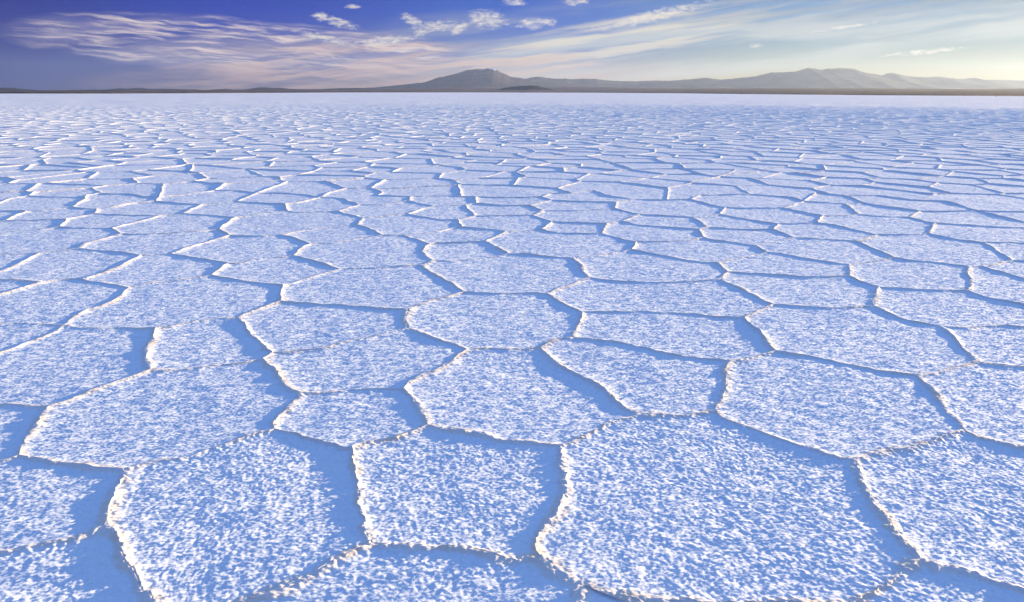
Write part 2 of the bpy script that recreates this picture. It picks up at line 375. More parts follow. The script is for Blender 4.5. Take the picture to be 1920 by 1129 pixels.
# edge: 'from to [relative height]' and the bends between them
EDGES = [
    ('A1 L1 .8', [(0, 760)]), ('A1 A2 1.3', [(72, 800), (52, 824)]), ('A2 L2 .6', [(0, 869)]), ('A2 A3 1', [(77, 866), (148, 876)]),
    ('A1 A4 1.0', [(151, 746), (219, 719)]), ('A3 A5 .6', [(302, 867), (363, 854), (430, 834)]),
    ('A3 A6 1.3', [(212, 931), (198, 965)]), ('A6 L3 .4', [(151, 1007), (67, 1027), (0, 1039)]),
    ('A6 A7 1.25', [(218, 1015), (235, 1052), (258, 1082), (289, 1129)]), ('A5 A8 1.0', [(520, 794), (551, 757)]),
    ('A5 A9 1', [(571, 822), (640, 843)]), ('A9 A10 1.2', [(667, 884), (668, 938), (677, 968), (690, 1002)]),
    ('A10 A11 .8', [(640, 1049), (567, 1086), (504, 1113), (470, 1123)]),
    ('A10 A12 1', [(784, 1030), (848, 1037), (915, 1045), (959, 1052)]), ('A9 A13 .6', [(690, 832), (741, 820)]),
    ('A13 A14 1.2', [(784, 768), (768, 750)]), ('A8 A14 .6', [(640, 737), (707, 732)]), ('A13 A15 1', [(875, 814), (942, 829), (996, 832)]),
    ('A15 A12 1.3', [(1056, 878), (1058, 918), (1043, 962), (1019, 1005), (1009, 1035)]), ('A12 A16 1.1', [(1040, 1062), (1070, 1088)]),
    ('A16 A18 .8', [(1144, 1113), (1211, 1121), (1280, 1124), (1450, 1138)]), ('A16 A17 .6', []),
    ('A18 A19 .5', [(1633, 1113), (1666, 1086)]), ('A19 A20 1', [(1750, 1064), (1817, 1076), (1868, 1092), (1920, 1106)]),
    ('A19 A21 1.1', [(1713, 1035), (1676, 992), (1643, 948), (1622, 908)]), ('A21 A22 1', [(1565, 857), (1461, 827), (1398, 799), (1354, 784)]),
    ('A21 A23 .5', [(1649, 851), (1717, 837), (1767, 820)]), ('A15 A24 .6', [(1077, 831), (1127, 807), (1164, 792)]),
    ('A24 A22 .8', [(1211, 780), (1280, 779)]), ('A23 A25 1', [(1834, 819), (1884, 832), (1920, 841)]),
    ('A23 A26 1', [(1784, 784), (1765, 766), (1751, 742)]), ('A26 A27 1', [(1694, 702), (1617, 690), (1566, 680), (1516, 670)]),
    ('A26 A28 .5', [(1768, 699)]), ('A28 A29 .9', [(1869, 685), (1920, 690)]), ('A28 A30 1', [(1798, 645), (1778, 625)]),
    ('A30 A31 .7', [(1819, 616), (1879, 611), (1920, 613)]), ('A30 A32 1', [(1724, 606), (1684, 596)]),
    ('A32 A33 .9', [(1583, 579), (1516, 576)]), ('A33 A34 .8', [(1425, 582)]), ('A34 A27 1.1', [(1425, 625), (1438, 645)]),
    ('A27 A35 .4', [(1425, 668)]), ('A35 A22 1.2', [(1361, 702), (1367, 729), (1361, 746)]),
    ('A35 A36 1', [(1347, 677), (1280, 668), (1212, 655), (1145, 641)]), ('A34 A37 .8', [(1347, 596), (1280, 588), (1179, 586)]),
    ('A36 A37 1.1', [(1081, 618), (1091, 597)]), ('A36 A38 .7', [(1044, 638)]),
    ('A38 A24 1', [(1037, 675), (1071, 699), (1118, 722), (1145, 742), (1172, 766)]), ('A38 A39 .8', [(977, 655)]),
    ('A39 A14 .9', [(842, 682), (792, 709)]), ('A39 A40 1', [(842, 643), (802, 631)]), ('A40 A41 1.1', [(765, 598)]),
    ('A41 A42 .9', [(792, 571), (842, 556)]), ('A42 A43 .8', [(943, 551)]), ('A43 A37 1', [(1051, 567)]), ('A43 A44 .8', [(1061, 539)]),
    ('A44 A45 .7', [(1179, 529), (1280, 530)]), ('A45 A33 1', [(1391, 544), (1425, 562)]), ('A45 A46 1', []),
    ('A46 A47 .8', [(1448, 516), (1516, 520)]), ('A47 A48 1', [(1617, 530)]), ('A48 A32 1.1', [(1642, 557)]), ('A48 A49 .8', [(1718, 544)]),
    ('A49 A50 .9', [(1859, 561), (1920, 574)]), ('A49 A51 1.1', [(1822, 527), (1815, 512)]),
    ('A4 A52 1.2', [(279, 662), (286, 640)]), ('A4 A53 .5', [(337, 695), (404, 687)]), ('A53 A8 1.1', [(512, 689), (539, 722)]),
    ('A53 A54 1', []), ('A54 A55 1.1', [(478, 635)]), ('A54 A40 .3', [(600, 655), (640, 645), (707, 630)]), ('A55 A56 .9', [(471, 586)]),
    ('A56 A41 .9', [(572, 569), (640, 573), (707, 579)]), ('A56 A57 1.1', [(527, 550)]), ('A57 A58 .8', [(572, 524)]),
    ('A57 A59 .9', [(471, 529)]), ('A59 A60 .5', [(337, 527), (286, 532)]), ('A60 A61 1', [(215, 564), (158, 587)]),
    ('A61 A52 .8', [(168, 616), (236, 616)]), ('A52 A55 .4', [(357, 606), (404, 599)]), ('A61 A62 1', [(101, 625), (50, 646), (0, 665)]),
    ('A61 A63 .4', [(60, 608), (0, 609)]), ('A60 A64 .9', [(202, 532)]), ('A64 B1 1', [(202, 510)]), ('A64 A65 .6', [(128, 525)]),
    ('A65 A66 .9', [(34, 544), (0, 555)]), ('A65 A67 .8', [(50, 529), (0, 526)]),
    ('B2 B3 .3', [(442, 495), (486, 487), (522, 483)]), ('B3 A58 1', [(599, 493)]), ('B3 B4 1.1', [(567, 466)]), ('B2 B5 .9', [(370, 485)]),
    ('B5 B1 .5', [(298, 479)]), ('B1 B6 .9', [(215, 473)]), ('B6 B7 .5', [(114, 471)]), ('B7 A67 1', [(34, 497), (0, 511)]),
    ('B7 B8 .8', [(0, 478)]), ('B6 B9 1', [(167, 456)]), ('B9 B10 1', []), ('B10 B11 1', [(260, 417)]), ('B9 B12 .6', [(275, 440), (325, 438)]),
    ('B12 B12b 1', []), ('B12b B5 1', [(370, 460)]), ('B12b B13 .9', [(480, 444)]), ('B13 B4 1', [(557, 449)]), ('B2 A59 1.2', [(409, 507)]),
    ('B4 C35 .4', [(651, 452), (688, 447)]), ('B10 C1 .9', [(167, 429)]), ('C1 C2 .5', [(62, 433), (0, 436)]), ('C1 C3 1.1', []),
    ('C3 C4 .8', [(62, 414)]), ('C4 C5 .8', []), ('C4 C6 1', [(31, 405)]), ('C6 C7 .8', [(0, 397)]), ('C6 C8 .4', [(83, 395)]),
    ('C3 C9 .8', [(146, 408)]), ('C9 B11 .8', [(250, 405)]), ('C9 C10 1', []), ('C10 C8 .9', [(156, 392)]), ('C10 C11 .8', [(208, 390), (250, 382)]),
    ('C8 C12 1.2', [(146, 382), (156, 376)]), ('C11 C14 1', []), ('C11 C13 .9', [(333, 382)]), ('C12 C16 .7', []), ('C16 C15 .8', [(208, 365)]),
    ('C15 C14 .9', [(271, 369)]), ('C14 C19 .8', [(354, 365)]), ('C13 C20 1.1', []), ('C20 B11 .5', []), ('C20 C21 .9', [(380, 404), (411, 406)]),
    ('C21 B12 1.1', []), ('C21 C22 .5', [(474, 405), (513, 399)]), ('C22 C23 1.2', []), ('C23 C24 .9', [(505, 382)]), ('C24 C13 .6', [(401, 382)]),
    ('C24 C25 1', [(463, 371)]), ('C25 C26 .9', []), ('C26 C19 .7', []), ('C25 C28 .8', [(513, 363), (567, 366)]), ('C23 C28 .9', [(567, 379)]),
    ('C28 C29 1', [(615, 364)]), ('C28 C31 .9', [(638, 373), (655, 378)]), ('C31 C32 1', []), ('C22 C32 .8', [(567, 399)]), ('C32 C33 .9', [(657, 403)]),
    ('C33 C34 1.1', []), ('C34 B13 .5', [(640, 425), (584, 431)]), ('C34 C35 1', [(692, 429)]), ('A58 D1 .8', [(692, 504)]),
    ('C35 D2 .9', []), ('D2 D3 1', [(785, 452)]), ('D3 D4 1.1', []), ('D4 D5 1', []), ('D5 D1 1', []), ('D5 D6 .3', [(843, 491), (877, 488), (930, 482)]),
    ('D1 A42 1', [(822, 520), (854, 539)]), ('D3 D7 .6', [(822, 457), (877, 455)]), ('D7 D6 1', [(937, 466)]), ('D7 D8 1', [(931, 445)]),
    ('D8 D9 .9', [(927, 432)]), ('D9 D2 .4', [(843, 430), (802, 438)]), ('D9 D10 1', []), ('D10 D11 .9', [(822, 412), (781, 406)]),
    ('D10 D12 .8', []), ('D12 D13 .8', [(968, 405)]), ('D13 D14 1', []), ('D14 D15 1.1', []), ('D8 D15 .3', [(990, 433)]),
    ('D15 D16 .9', [(1052, 438)]), ('D16 D17 1.2', []), ('D14 D17 .8', [(1072, 418)]), ('D16 E1 .9', [(1167, 449)]), ('E1 E2 1.2', []),
    ('D6 E3 .8', [(989, 478), (1031, 483)]), ('E3 E2 .2', [(1135, 478)]), ('E3 A44 1.2', [(1089, 497), (1093, 510)]), ('E2 E5 1', [(1223, 476), (1286, 489)]),
    ('E5 A46 1', []), ('E5 E6 .4', [(1369, 488), (1407, 481)]), ('E6 E7 1', []), ('E7 E8 .9', [(1390, 458), (1338, 450)]), ('E8 E1 .4', [(1286, 451), (1223, 454)]),
    ('E8 E9 1.1', []), ('E9 E10 .9', [(1265, 428), (1202, 423)]), ('E10 D17 .5', []), ('E9 E11 1', []), ('E11 E12 1', []), ('E12 E13 .8', [(1240, 405)]),
    ('E13 E10 .9', []), ('E13 E14 1', []), ('E14 E15 1.2', []), ('E15 E16 .8', []), ('E16 E17 .9', [(1140, 367)]), ('E17 E18 .7', [(1072, 363)]),
    ('E18 E20 1', []), ('E20 E21 1', []), ('E21 E22 .8', []), ('E21 E15 .8', [(1072, 378)]), ('E22 E23 1', []), ('E23 D13 1', []),
    ('E23 E14 .6', [(1072, 396), (1114, 394)]), ('E22 E24 .8', [(947, 386)]), ('E24 E25 1.2', []), ('E24 E26 .6', []), ('E26 D12 1', []),
    ('E26 E27 .6', []), ('E27 D11 .9', []), ('E27 E28 .9', []), ('E28 E29 1.1', []), ('E29 E25 .8', [(818, 368)]), ('E28 C31 .3', [(720, 384)]),
    ('E30 E29 .8', []), ('E32 E30 1', [(717, 361)]), ('C29 E32 .8', []), ('D11 C33 .8', []), ('E25 E20 .8', [(968, 371)]),
    ('E16 F1 .8', [(1244, 376)]), ('F1 F2 .9', [(1327, 383)]), ('F2 F3 1.1', []), ('F3 E12 .4', []), ('F3 F4 1', [(1390, 411), (1432, 417)]),
    ('F4 F5 1.1', []), ('F5 E11 .8', [(1390, 431)]), ('F5 F6 1', []), ('F6 E7 .4', [(1452, 455)]), ('F6 F7 .9', [(1562, 451)]), ('F4 F8 .5', [(1494, 420)]),
    ('F8 F9 1', [(1582, 427), (1624, 437)]), ('F9 F7 .6', []), ('F7 F10 1', [(1637, 466)]), ('F10 F11 .4', [(1637, 491)]), ('F11 A47 1.2', []),
    ('F11 E6 .9', [(1520, 487), (1480, 480)]), ('F10 A51 .9', [(1707, 489), (1770, 495)]), ('A51 F18 .9', []), ('F18 F12 1', [(1874, 510), (1920, 523)]),
    ('F9 F13 .7', [(1697, 441)]), ('F13 F14 1.3', []), ('F13 F15 .9', [(1791, 449)]), ('F15 F16 1', [(1874, 474)]), ('F16 F17 .8', []),
    ('F16 F18 .4', []), ('F15 F19 .7', [(1920, 457)]), ('F14 F20 .8', [(1812, 423), (1874, 427), (1920, 428)]), ('F14 F21 .9', []),
    ('F21 F22 .8', [(1645, 406)]), ('F22 F23 .5', []), ('F23 F8 1.2', []), ('F23 F24 .9', []), ('F24 F2 .6', [(1411, 391)]), ('F22 F25 1', []),
    ('F25 F26 .8', []), ('F26 F24 .9', []), ('F21 F27 1', []), ('F27 F28 .9', [(1666, 389)]), ('F28 F25 .5', []), ('F28 F29 .9', []),
    ('F27 F30 .7', [(1780, 397)]), ('F30 F20 1', [(1874, 406), (1920, 417)]), ('F30 F32 1', []), ('F30 F33 .7', []), ('F32 F34 .8', [(1716, 376)]),
    ('F34 F29 .5', []), ('F29 F35 .8', []), ('F35 F26 .9', []), ('F26 F38 .9', [(1482, 371)]), ('F38 F37 .6', []), ('F37 F1 .9', []),
    # closing edges outside the frame
    ('C7 C5', []), ('C5 C2', []), ('C2 B8', []), ('B8 A67', []), ('A67 A66', []), ('A66 A63', []), ('A63 A62', []), ('A62 L1', []), ('L1 L2', []),
    ('L2 L3', []), ('L3 L4', []), ('L4 A7', []), ('A7 A11', []), ('A11 L5', []), ('L5 A17', []), ('A17 L6', []), ('L6 A18', []), ('A18 L7', []),
    ('L7 A20', []), ('A20 A25', []), ('A25 A29', []), ('A29 A31', []), ('A31 A50', []), ('A50 F12', []), ('F12 F17', []), ('F17 F19', []),
    ('F19 F20', []), ('F20 F33', []),
]


class Graph:
    def __init__(self):
        self.pos = []          # node positions
        self.edges = []        # [a, b, pts (k,2), height]

    def node(self, p):
        self.pos.append(np.array(p, float))
        return len(self.pos) - 1

    def faces(self):
        """loops of (edge, direction) with the face on the left"""
        star = [[] for _ in self.pos]
        for i, e in enumerate(self.edges):
            if e is None:
                continue
            a, b, pts, _ = e
            v = pts[1] - pts[0]
            star[a].append((math.atan2(v[1], v[0]), i, 0))
            v = pts[-2] - pts[-1]
            star[b].append((math.atan2(v[1], v[0]), i, 1))
        nxt = {}
        for s in star:
            s.sort()
            for k, (_, i, d) in enumerate(s):
                # arriving along the reverse of (i, d): leave by the next one clockwise
                _, j, dj = s[(k - 1) % len(s)]
                nxt[(i, 1 - d)] = (j, dj)
        seen, loops = set(), []
        for h in list(nxt):
            if h in seen:
                continue
            loop, cur = [], h
            while cur not in seen:
                seen.add(cur)
                loop.append(cur)
                cur = nxt[cur]
            loops.append(loop)
        return loops

    def loop_poly(self, loop):
        out_ = []
        for i, d in loop:
            p = self.edges[i][2]
            out_.append((p if d == 0 else p[::-1])[:-1])
        return np.concatenate(out_)


def area(p):
    x, y = p[:, 0], p[:, 1]
    return 0.5 * np.sum(x * np.roll(y, -1) - np.roll(x, -1) * y)


def inside(pts, poly):
    r = np.zeros(len(pts), bool)
    q = np.roll(poly, -1, 0)
    for (x0, y0), (x1, y1) in zip(poly, q):
        if y0 == y1:
            continue
        c = ((pts[:, 1] < y0) != (pts[:, 1] < y1)) & (pts[:, 0] < (x1 - x0) * (pts[:, 1] - y0) / (y1 - y0) + x0)
        r ^= c
    return r


G = Graph()
ids = {k: G.node(px_ground(*p)) for k, p in NODES.items()}
for spec, bends in EDGES:
    w = spec.split()
    h = 0.42 + 0.58 * (float(w[2]) if len(w) > 2 else 0.9)
    pts = np.array([G.pos[ids[w[0]]]] + [px_ground(*b) for b in bends] + [G.pos[ids[w[1]]]])
    G.edges.append([ids[w[0]], ids[w[1]], pts, h])
loops = G.faces()
areas = [area(G.loop_poly(l)) for l in loops]
outer_loop = loops[int(np.argmin(areas))]
OUTLINE = G.loop_poly(outer_loop)[::-1]
cell_areas = np.array([a for a in areas if a > 0])
CELL = 1.16 * math.sqrt(np.median(cell_areas))
print('traced cells', len(cell_areas), 'median area', np.median(cell_areas), 'negative loops', sum(a <= 0 for a in areas))

# ------------------------------------------------------------------ the flat beyond: irregular Voronoi polygons
FAR_R = 95.0
HALF = R(50)
seeds = []
n = int(2 * FAR_R / CELL) + 4
for iy in range(-8, int(FAR_R / (CELL * 0.866)) + 2):
    for ix in range(-n, n):
        x = (ix + 0.5 * (iy & 1)) * CELL + random.uniform(-.42, .42) * CELL
        y = iy * CELL * 0.866 + random.uniform(-.42, .42) * CELL * 0.95
        r = math.hypot(x, y)
        if r < 5.5 or (r < FAR_R and abs(math.atan2(x, y + 2.5)) < HALF):
            seeds.append((x, y))
seeds = np.array(seeds)
seg0, seg1 = OUTLINE, np.roll(OUTLINE, -1, 0)


def outline_dist(p):
    d = seg1 - seg0
    t = np.clip(((p - seg0) * d).sum(1) / (d * d).sum(1), 0, 1)
    return np.min(np.hypot(*(seg0 + d * t[:, None] - p).T))


ins = inside(seeds, OUTLINE)
near = np.array([r_ < 14 for r_ in np.hypot(*seeds.T)])
keep = ~ins
for k in np.nonzero(near & ~ins)[0]:
    if outline_dist(seeds[k]) < 0.36 * CELL:
        keep[k] = False
seeds = seeds[keep]
vco, ved, tri, *_ = delaunay_2d_cdt([Vector(s) for s in seeds], [], [], 0, 1e-6)
P = np.array([tuple(v) for v in vco])
T = np.array([tuple(t) for t in tri])
a_, b_, c_ = P[T[:, 0]], P[T[:, 1]], P[T[:, 2]]
den = 2 * (a_[:, 0] * (b_[:, 1] - c_[:, 1]) + b_[:, 0] * (c_[:, 1] - a_[:, 1]) + c_[:, 0] * (a_[:, 1] - b_[:, 1]))
den[np.abs(den) < 1e-9] = 1e-9
sq = lambda v: (v * v).sum(1)
CC = np.stack([(sq(a_) * (b_[:, 1] - c_[:, 1]) + sq(b_) * (c_[:, 1] - a_[:, 1]) + sq(c_) * (a_[:, 1] - b_[:, 1])) / den,
               (sq(a_) * (c_[:, 0] - b_[:, 0]) + sq(b_) * (a_[:, 0] - c_[:, 0]) + sq(c_) * (b_[:, 0] - a_[:, 0])) / den], 1)
side = {}
vor = []
for t, (i, j, k) in enumerate(T):
    for e in ((i, j), (j, k), (k, i)):
        e = (min(e), max(e))
        if e in side:
            vor.append((side[e], t))
        else:
            side[e] = t
cc_in = inside(CC, OUTLINE)
ccr = np.hypot(CC[:, 0], CC[:, 1])
ok_cc = ccr < FAR_R + 1.0
cc_node = {}
splits = {}                             # traced edge -> [(arc length, node)]
seg_edge = []                           # every outline segment: (edge id, start arc, point, point)
for i, d in outer_loop:
    pts = G.edges[i][2]
    s = np.concatenate([[0], np.cumsum(np.hypot(*np.diff(pts, axis=0).T))])
    for k in range(len(pts) - 1):
        seg_edge.append((i, s[k], s[-1], pts[k], pts[k + 1]))
SA = np.array([s[3] for s in seg_edge])
SB = np.array([s[4] for s in seg_edge])


def crossings(p, q):
    d, e = q - p, SB - SA
    den = d[0] * e[:, 1] - d[1] * e[:, 0]
    den = np.where(np.abs(den) < 1e-12, 1e-12, den)
    w = SA - p
    t = (w[:, 0] * e[:, 1] - w[:, 1] * e[:, 0]) / den
    u = (w[:, 0] * d[1] - w[:, 1] * d[0]) / den
    k = np.nonzero((t > 0) & (t < 1) & (u >= 0) & (u < 1))[0]
    return sorted((t[i], i, u[i]) for i in k)


def vnode(t):
    if t not in cc_node:
        cc_node[t] = G.node(CC[t])
    return cc_node[t]


def hit_node(k, u):
    i, s0, total, p, q = seg_edge[k]
    s = s0 + u * np.hypot(*(q - p))
    a, b, _, _ = G.edges[i]
    if s < 0.16:
        return a
    if s > total - 0.16:
        return b
    for s2, nd in splits.get(i, []):
        if abs(s2 - s) < 0.12:
            return nd
    nd = G.node(p + (q - p) * u)
    splits.setdefault(i, []).append((s, nd))
    return nd


linked = set()
def add_edge(a, b):
    if a == b or (min(a, b), max(a, b)) in linked:
        return
    linked.add((min(a, b), max(a, b)))
    G.edges.append([a, b, np.array([G.pos[a], G.pos[b]]), random.choice((.6, .75, .85, 1, 1, 1.1, 1.2))])


for t0, t1 in vor:
    if not (ok_cc[t0] and ok_cc[t1]):
        continue
    p, q = CC[t0], CC[t1]
    xs = crossings(p, q) if min(ccr[t0], ccr[t1]) < 16 else []
    if not xs:
        if not cc_in[t0] and not cc_in[t1]:
            add_edge(vnode(t0), vnode(t1))
        continue
    stops = [(0.0, None)] + [(x[0], x) for x in xs] + [(1.0, None)]
    state = bool(cc_in[t0])
    for (ta, xa), (tb, xb) in zip(stops, stops[1:]):
        if not state:
            na = vnode(t0) if xa is None else hit_node(xa[1], xa[2])
            nb = vnode(t1) if xb is None else hit_node(xb[1], xb[2])
            add_edge(na, nb)
        state = not state
for i, cuts in splits.items():
    a, b, pts, h = G.edges[i]
    s = np.concatenate([[0], np.cumsum(np.hypot(*np.diff(pts, axis=0).T))])
    cuts = sorted(cuts)
    marks = [(0.0, a)] + cuts + [(s[-1], b)]
    for (s0, n0), (s1, n1) in zip(marks, marks[1:]):
        mid = pts[(s > s0 + 0.01) & (s < s1 - 0.01)]
        G.edges.append([n0, n1, np.concatenate([[G.pos[n0]], mid, [G.pos[n1]]]), h])
    G.edges[i] = None
# prune loose ends
while True:
    deg = np.zeros(len(G.pos), int)
    for e in G.edges:
        if e is not None:
            deg[e[0]] += 1
            deg[e[1]] += 1
    gone = 0
    for i, e in enumerate(G.edges):
        if e is not None and (deg[e[0]] < 2 or deg[e[1]] < 2):
            G.edges[i] = None
            gone += 1
    if not gone:
        break

# ------------------------------------------------------------------ ridges: every edge sampled once, shared by its two plates
CREST = 0.0122
RIM_SHARP, RIM_W, RIM_BROAD = 0.80, 0.021, 0.06
node_h = {}
for e in G.edges:
    if e is not None:
        for nd in e[:2]:
            node_h.setdefault(nd, []).append(e[3])
node_h = {k: 0.5 * (max(v) + sum(v) / len(v)) for k, v in node_h.items()}


def in_frame(x, y, z=0.0, m=60):
    v = np.stack([x, y, np.full_like(x, z - CAM_H)], -1) @ CR
    ok = v[..., 2] < -0.05
    w = np.where(ok, -v[..., 2], 1)
    u, t = W_PX / 2 + F_PX * v[..., 0] / w, H_PX / 2 - F_PX * v[..., 1] / w
    return ok & (u > -m) & (u < W_PX + m) & (t > -m) & (t < H_PX + m), u, t


def spacing(d, vis):
    if not vis:
        return max(0.03, 0.02 * d)
    return max(0.0046, 0.0034 * d - .004 * min(1, max(0, 3.2 - d))) if d < 24 else 0.010 * d


def curve(pts):
    """smooth a traced polyline a little (Catmull-Rom)"""
    if len(pts) < 3:
        return pts
    ext = np.concatenate([[2 * pts[0] - pts[1]], pts, [2 * pts[-1] - pts[-2]]])
    o_ = []
    t = np.linspace(0, 1, 7)[:-1, None]
    for k in range(len(pts) - 1):
        p0, p1, p2, p3 = ext[k:k + 4]
        o_.append(0.5 * (2 * p1 + (p2 - p0) * t + (2 * p0 - 5 * p1 + 4 * p2 - p3) * t ** 2 + (3 * p1 - p0 - 3 * p2 + p3) * t ** 3))
    return np.concatenate(o_ + [pts[-1:]])


def fade(lam, s):
    return min(1.0, max(0.0, (lam / s - 1.8) / 1.6))


def oct_noise(p, lam, seed, s):
    """one octave along a ridge, left out where the mesh is too coarse for it"""
    f = fade(lam, s)
    return f * gnoise(p[:, 0] / lam, p[:, 1] / lam, seed) if f > 0 else 0.0


samples = {}
for i, e in enumerate(G.edges):
    if e is None:
        continue
    a, b, pts, h = e
    pts = curve(pts)
    s = np.concatenate([[0], np.cumsum(np.hypot(*np.diff(pts, axis=0).T))])
    L = s[-1]
    d = max(1.3, np.min(np.hypot(pts[:, 0], pts[:, 1])))
    vis = in_frame(pts[:, 0], pts[:, 1])[0].any()
    sp = spacing(d, vis)
    k = max(2, int(round(L / sp)))
    q = np.linspace(0, L, k + 1)
    p = np.stack([np.interp(q, s, pts[:, 0]), np.interp(q, s, pts[:, 1])], 1)
    tan = np.gradient(p, axis=0)
    tan /= np.maximum(np.hypot(tan[:, 0], tan[:, 1]), 1e-9)[:, None]
    nrm = np.stack([-tan[:, 1], tan[:, 0]], 1)
    win = np.clip(np.minimum(q, L - q) / 0.08, 0, 1)
    off = (0.030 * gnoise(p[:, 0] / .33, p[:, 1] / .33, 3) + 0.016 * oct_noise(p, .11, 5, sp)
           + 0.011 * oct_noise(p, .04, 6, sp) + 0.007 * oct_noise(p, .018, 8, sp))
    p = p + nrm * (off * win)[:, None]
    mixn = np.clip(np.minimum(q, L - q) / (0.14 if L > .3 else L / 2.2), 0, 1)
    end = np.where(q < L / 2, node_h[a], node_h[b])
    hh = end * (1 - mixn) + h * mixn
    rough = (1 + 0.55 * gnoise(p[:, 0] / .45, p[:, 1] / .45, 11) + 0.45 * oct_noise(p, .13, 12, sp)
             + 0.35 * oct_noise(p, .045, 13, sp) + 0.6 * oct_noise(p, .018, 14, sp))
    hh = hh * np.clip(rough, .15, 2.2)
    hh = hh * (1 + 0.65 * np.clip((d - 5) / 11, 0, 1)) * (1 - .62 * np.clip((d - 48) / 45, 0, 1))       # older, higher rims some way out, dying down near the shore
    samples[i] = (p, hh * CREST)
# nodes are shared: give the end samples one height
node_z = {}
for i, (p, z) in samples.items():
    a, b = G.edges[i][:2]
    node_z.setdefault(a, []).append(z[0])
    node_z.setdefault(b, []).append(z[-1])
for i, (p, z) in samples.items():
    a, b = G.edges[i][:2]
    z[0], z[-1] = np.mean(node_z[a]), np.mean(node_z[b])


# ------------------------------------------------------------------ one plate: rings from its rim to its middle
CS, SN = math.cos(R(-14)), math.sin(R(-14))


def relief(x, y, s):
    """crystalline relief of the salt surface, only what a mesh of spacing s can carry"""
    z = np.zeros_like(x)
    if s > .3:
        return z
    u, v = (x * CS - y * SN), (x * SN + y * CS)
    for lam, amp, seed, st in ((.0110, .0034, 21, 1.0), (.019, .0024, 22, 1.15), (.042, .0020, 23, 1.4), (.11, .0042, 24, 1.4), (.3, .0045, 25, 1.0), (.8, .008, 26, 1.0)):
        f = fade(lam, s)
        if f > 0:
            z += f * amp * gnoise(u / (lam * st), v / lam, seed)
    return z


def kernel_point(poly):
    c0 = poly.mean(0)
    ar = area(poly)
    x, y = poly[:, 0], poly[:, 1]
    x1, y1 = np.roll(x, -1), np.roll(y, -1)
    cr = x * y1 - x1 * y
    c0 = np.array([((x + x1) * cr).sum(), ((y + y1) * cr).sum()]) / (6 * ar)
    q = np.roll(poly, -1, 0)
    d = q - poly
    L = np.maximum(np.hypot(d[:, 0], d[:, 1]), 1e-9)

    def score(c):
        return np.min((d[:, 0] * (c[1] - poly[:, 1]) - d[:, 1] * (c[0] - poly[:, 0])) / L)
    best, bs = c0, score(c0)
    size = math.sqrt(abs(ar))
    if bs < 0.12 * size:
        for rr in (.1, .2, .3, .42):
            for k in range(14):
                c = c0 + rr * size * np.array([math.cos(k * .449), math.sin(k * .449)])
                s_ = score(c) - 0.15 * rr * size
                if s_ > bs:
                    best, bs = c, s_
    return best


def resample(closed, vals, n_):
    d = np.hypot(*(np.roll(closed, -1, 0) - closed).T)
    s = np.concatenate([[0], np.cumsum(d)])
    q = np.arange(n_) * s[-1] / n_
    ex = np.concatenate([closed, closed[:1]])
    return (np.stack([np.interp(q, s, ex[:, 0]), np.interp(q, s, ex[:, 1])], 1),
            [np.interp(q, s, np.concatenate([v, v[:1]])) for v in vals], s[:-1] / s[-1])


def strip(par, n_in, o_out, o_in):
    """triangles between an outer ring (parameters par) and an even inner ring of n_in points"""
    n_out = len(par)
    tr, i, j = [], 0, 0
    po = np.append(par, 1.0 + par[0])
    while i < n_out or j < n_in:
        a, b = o_out + i % n_out, o_in + j % n_in
        ni = po[i + 1] if i < n_out else 9
        nj = (j + 1) / n_in if j < n_in else 9
        if ni <= nj:
            tr.append((a, o_out + (i + 1) % n_out, b))
            i += 1
        else:
            tr.append((a, o_in + (j + 1) % n_in, b))
            j += 1
    return np.array(tr)


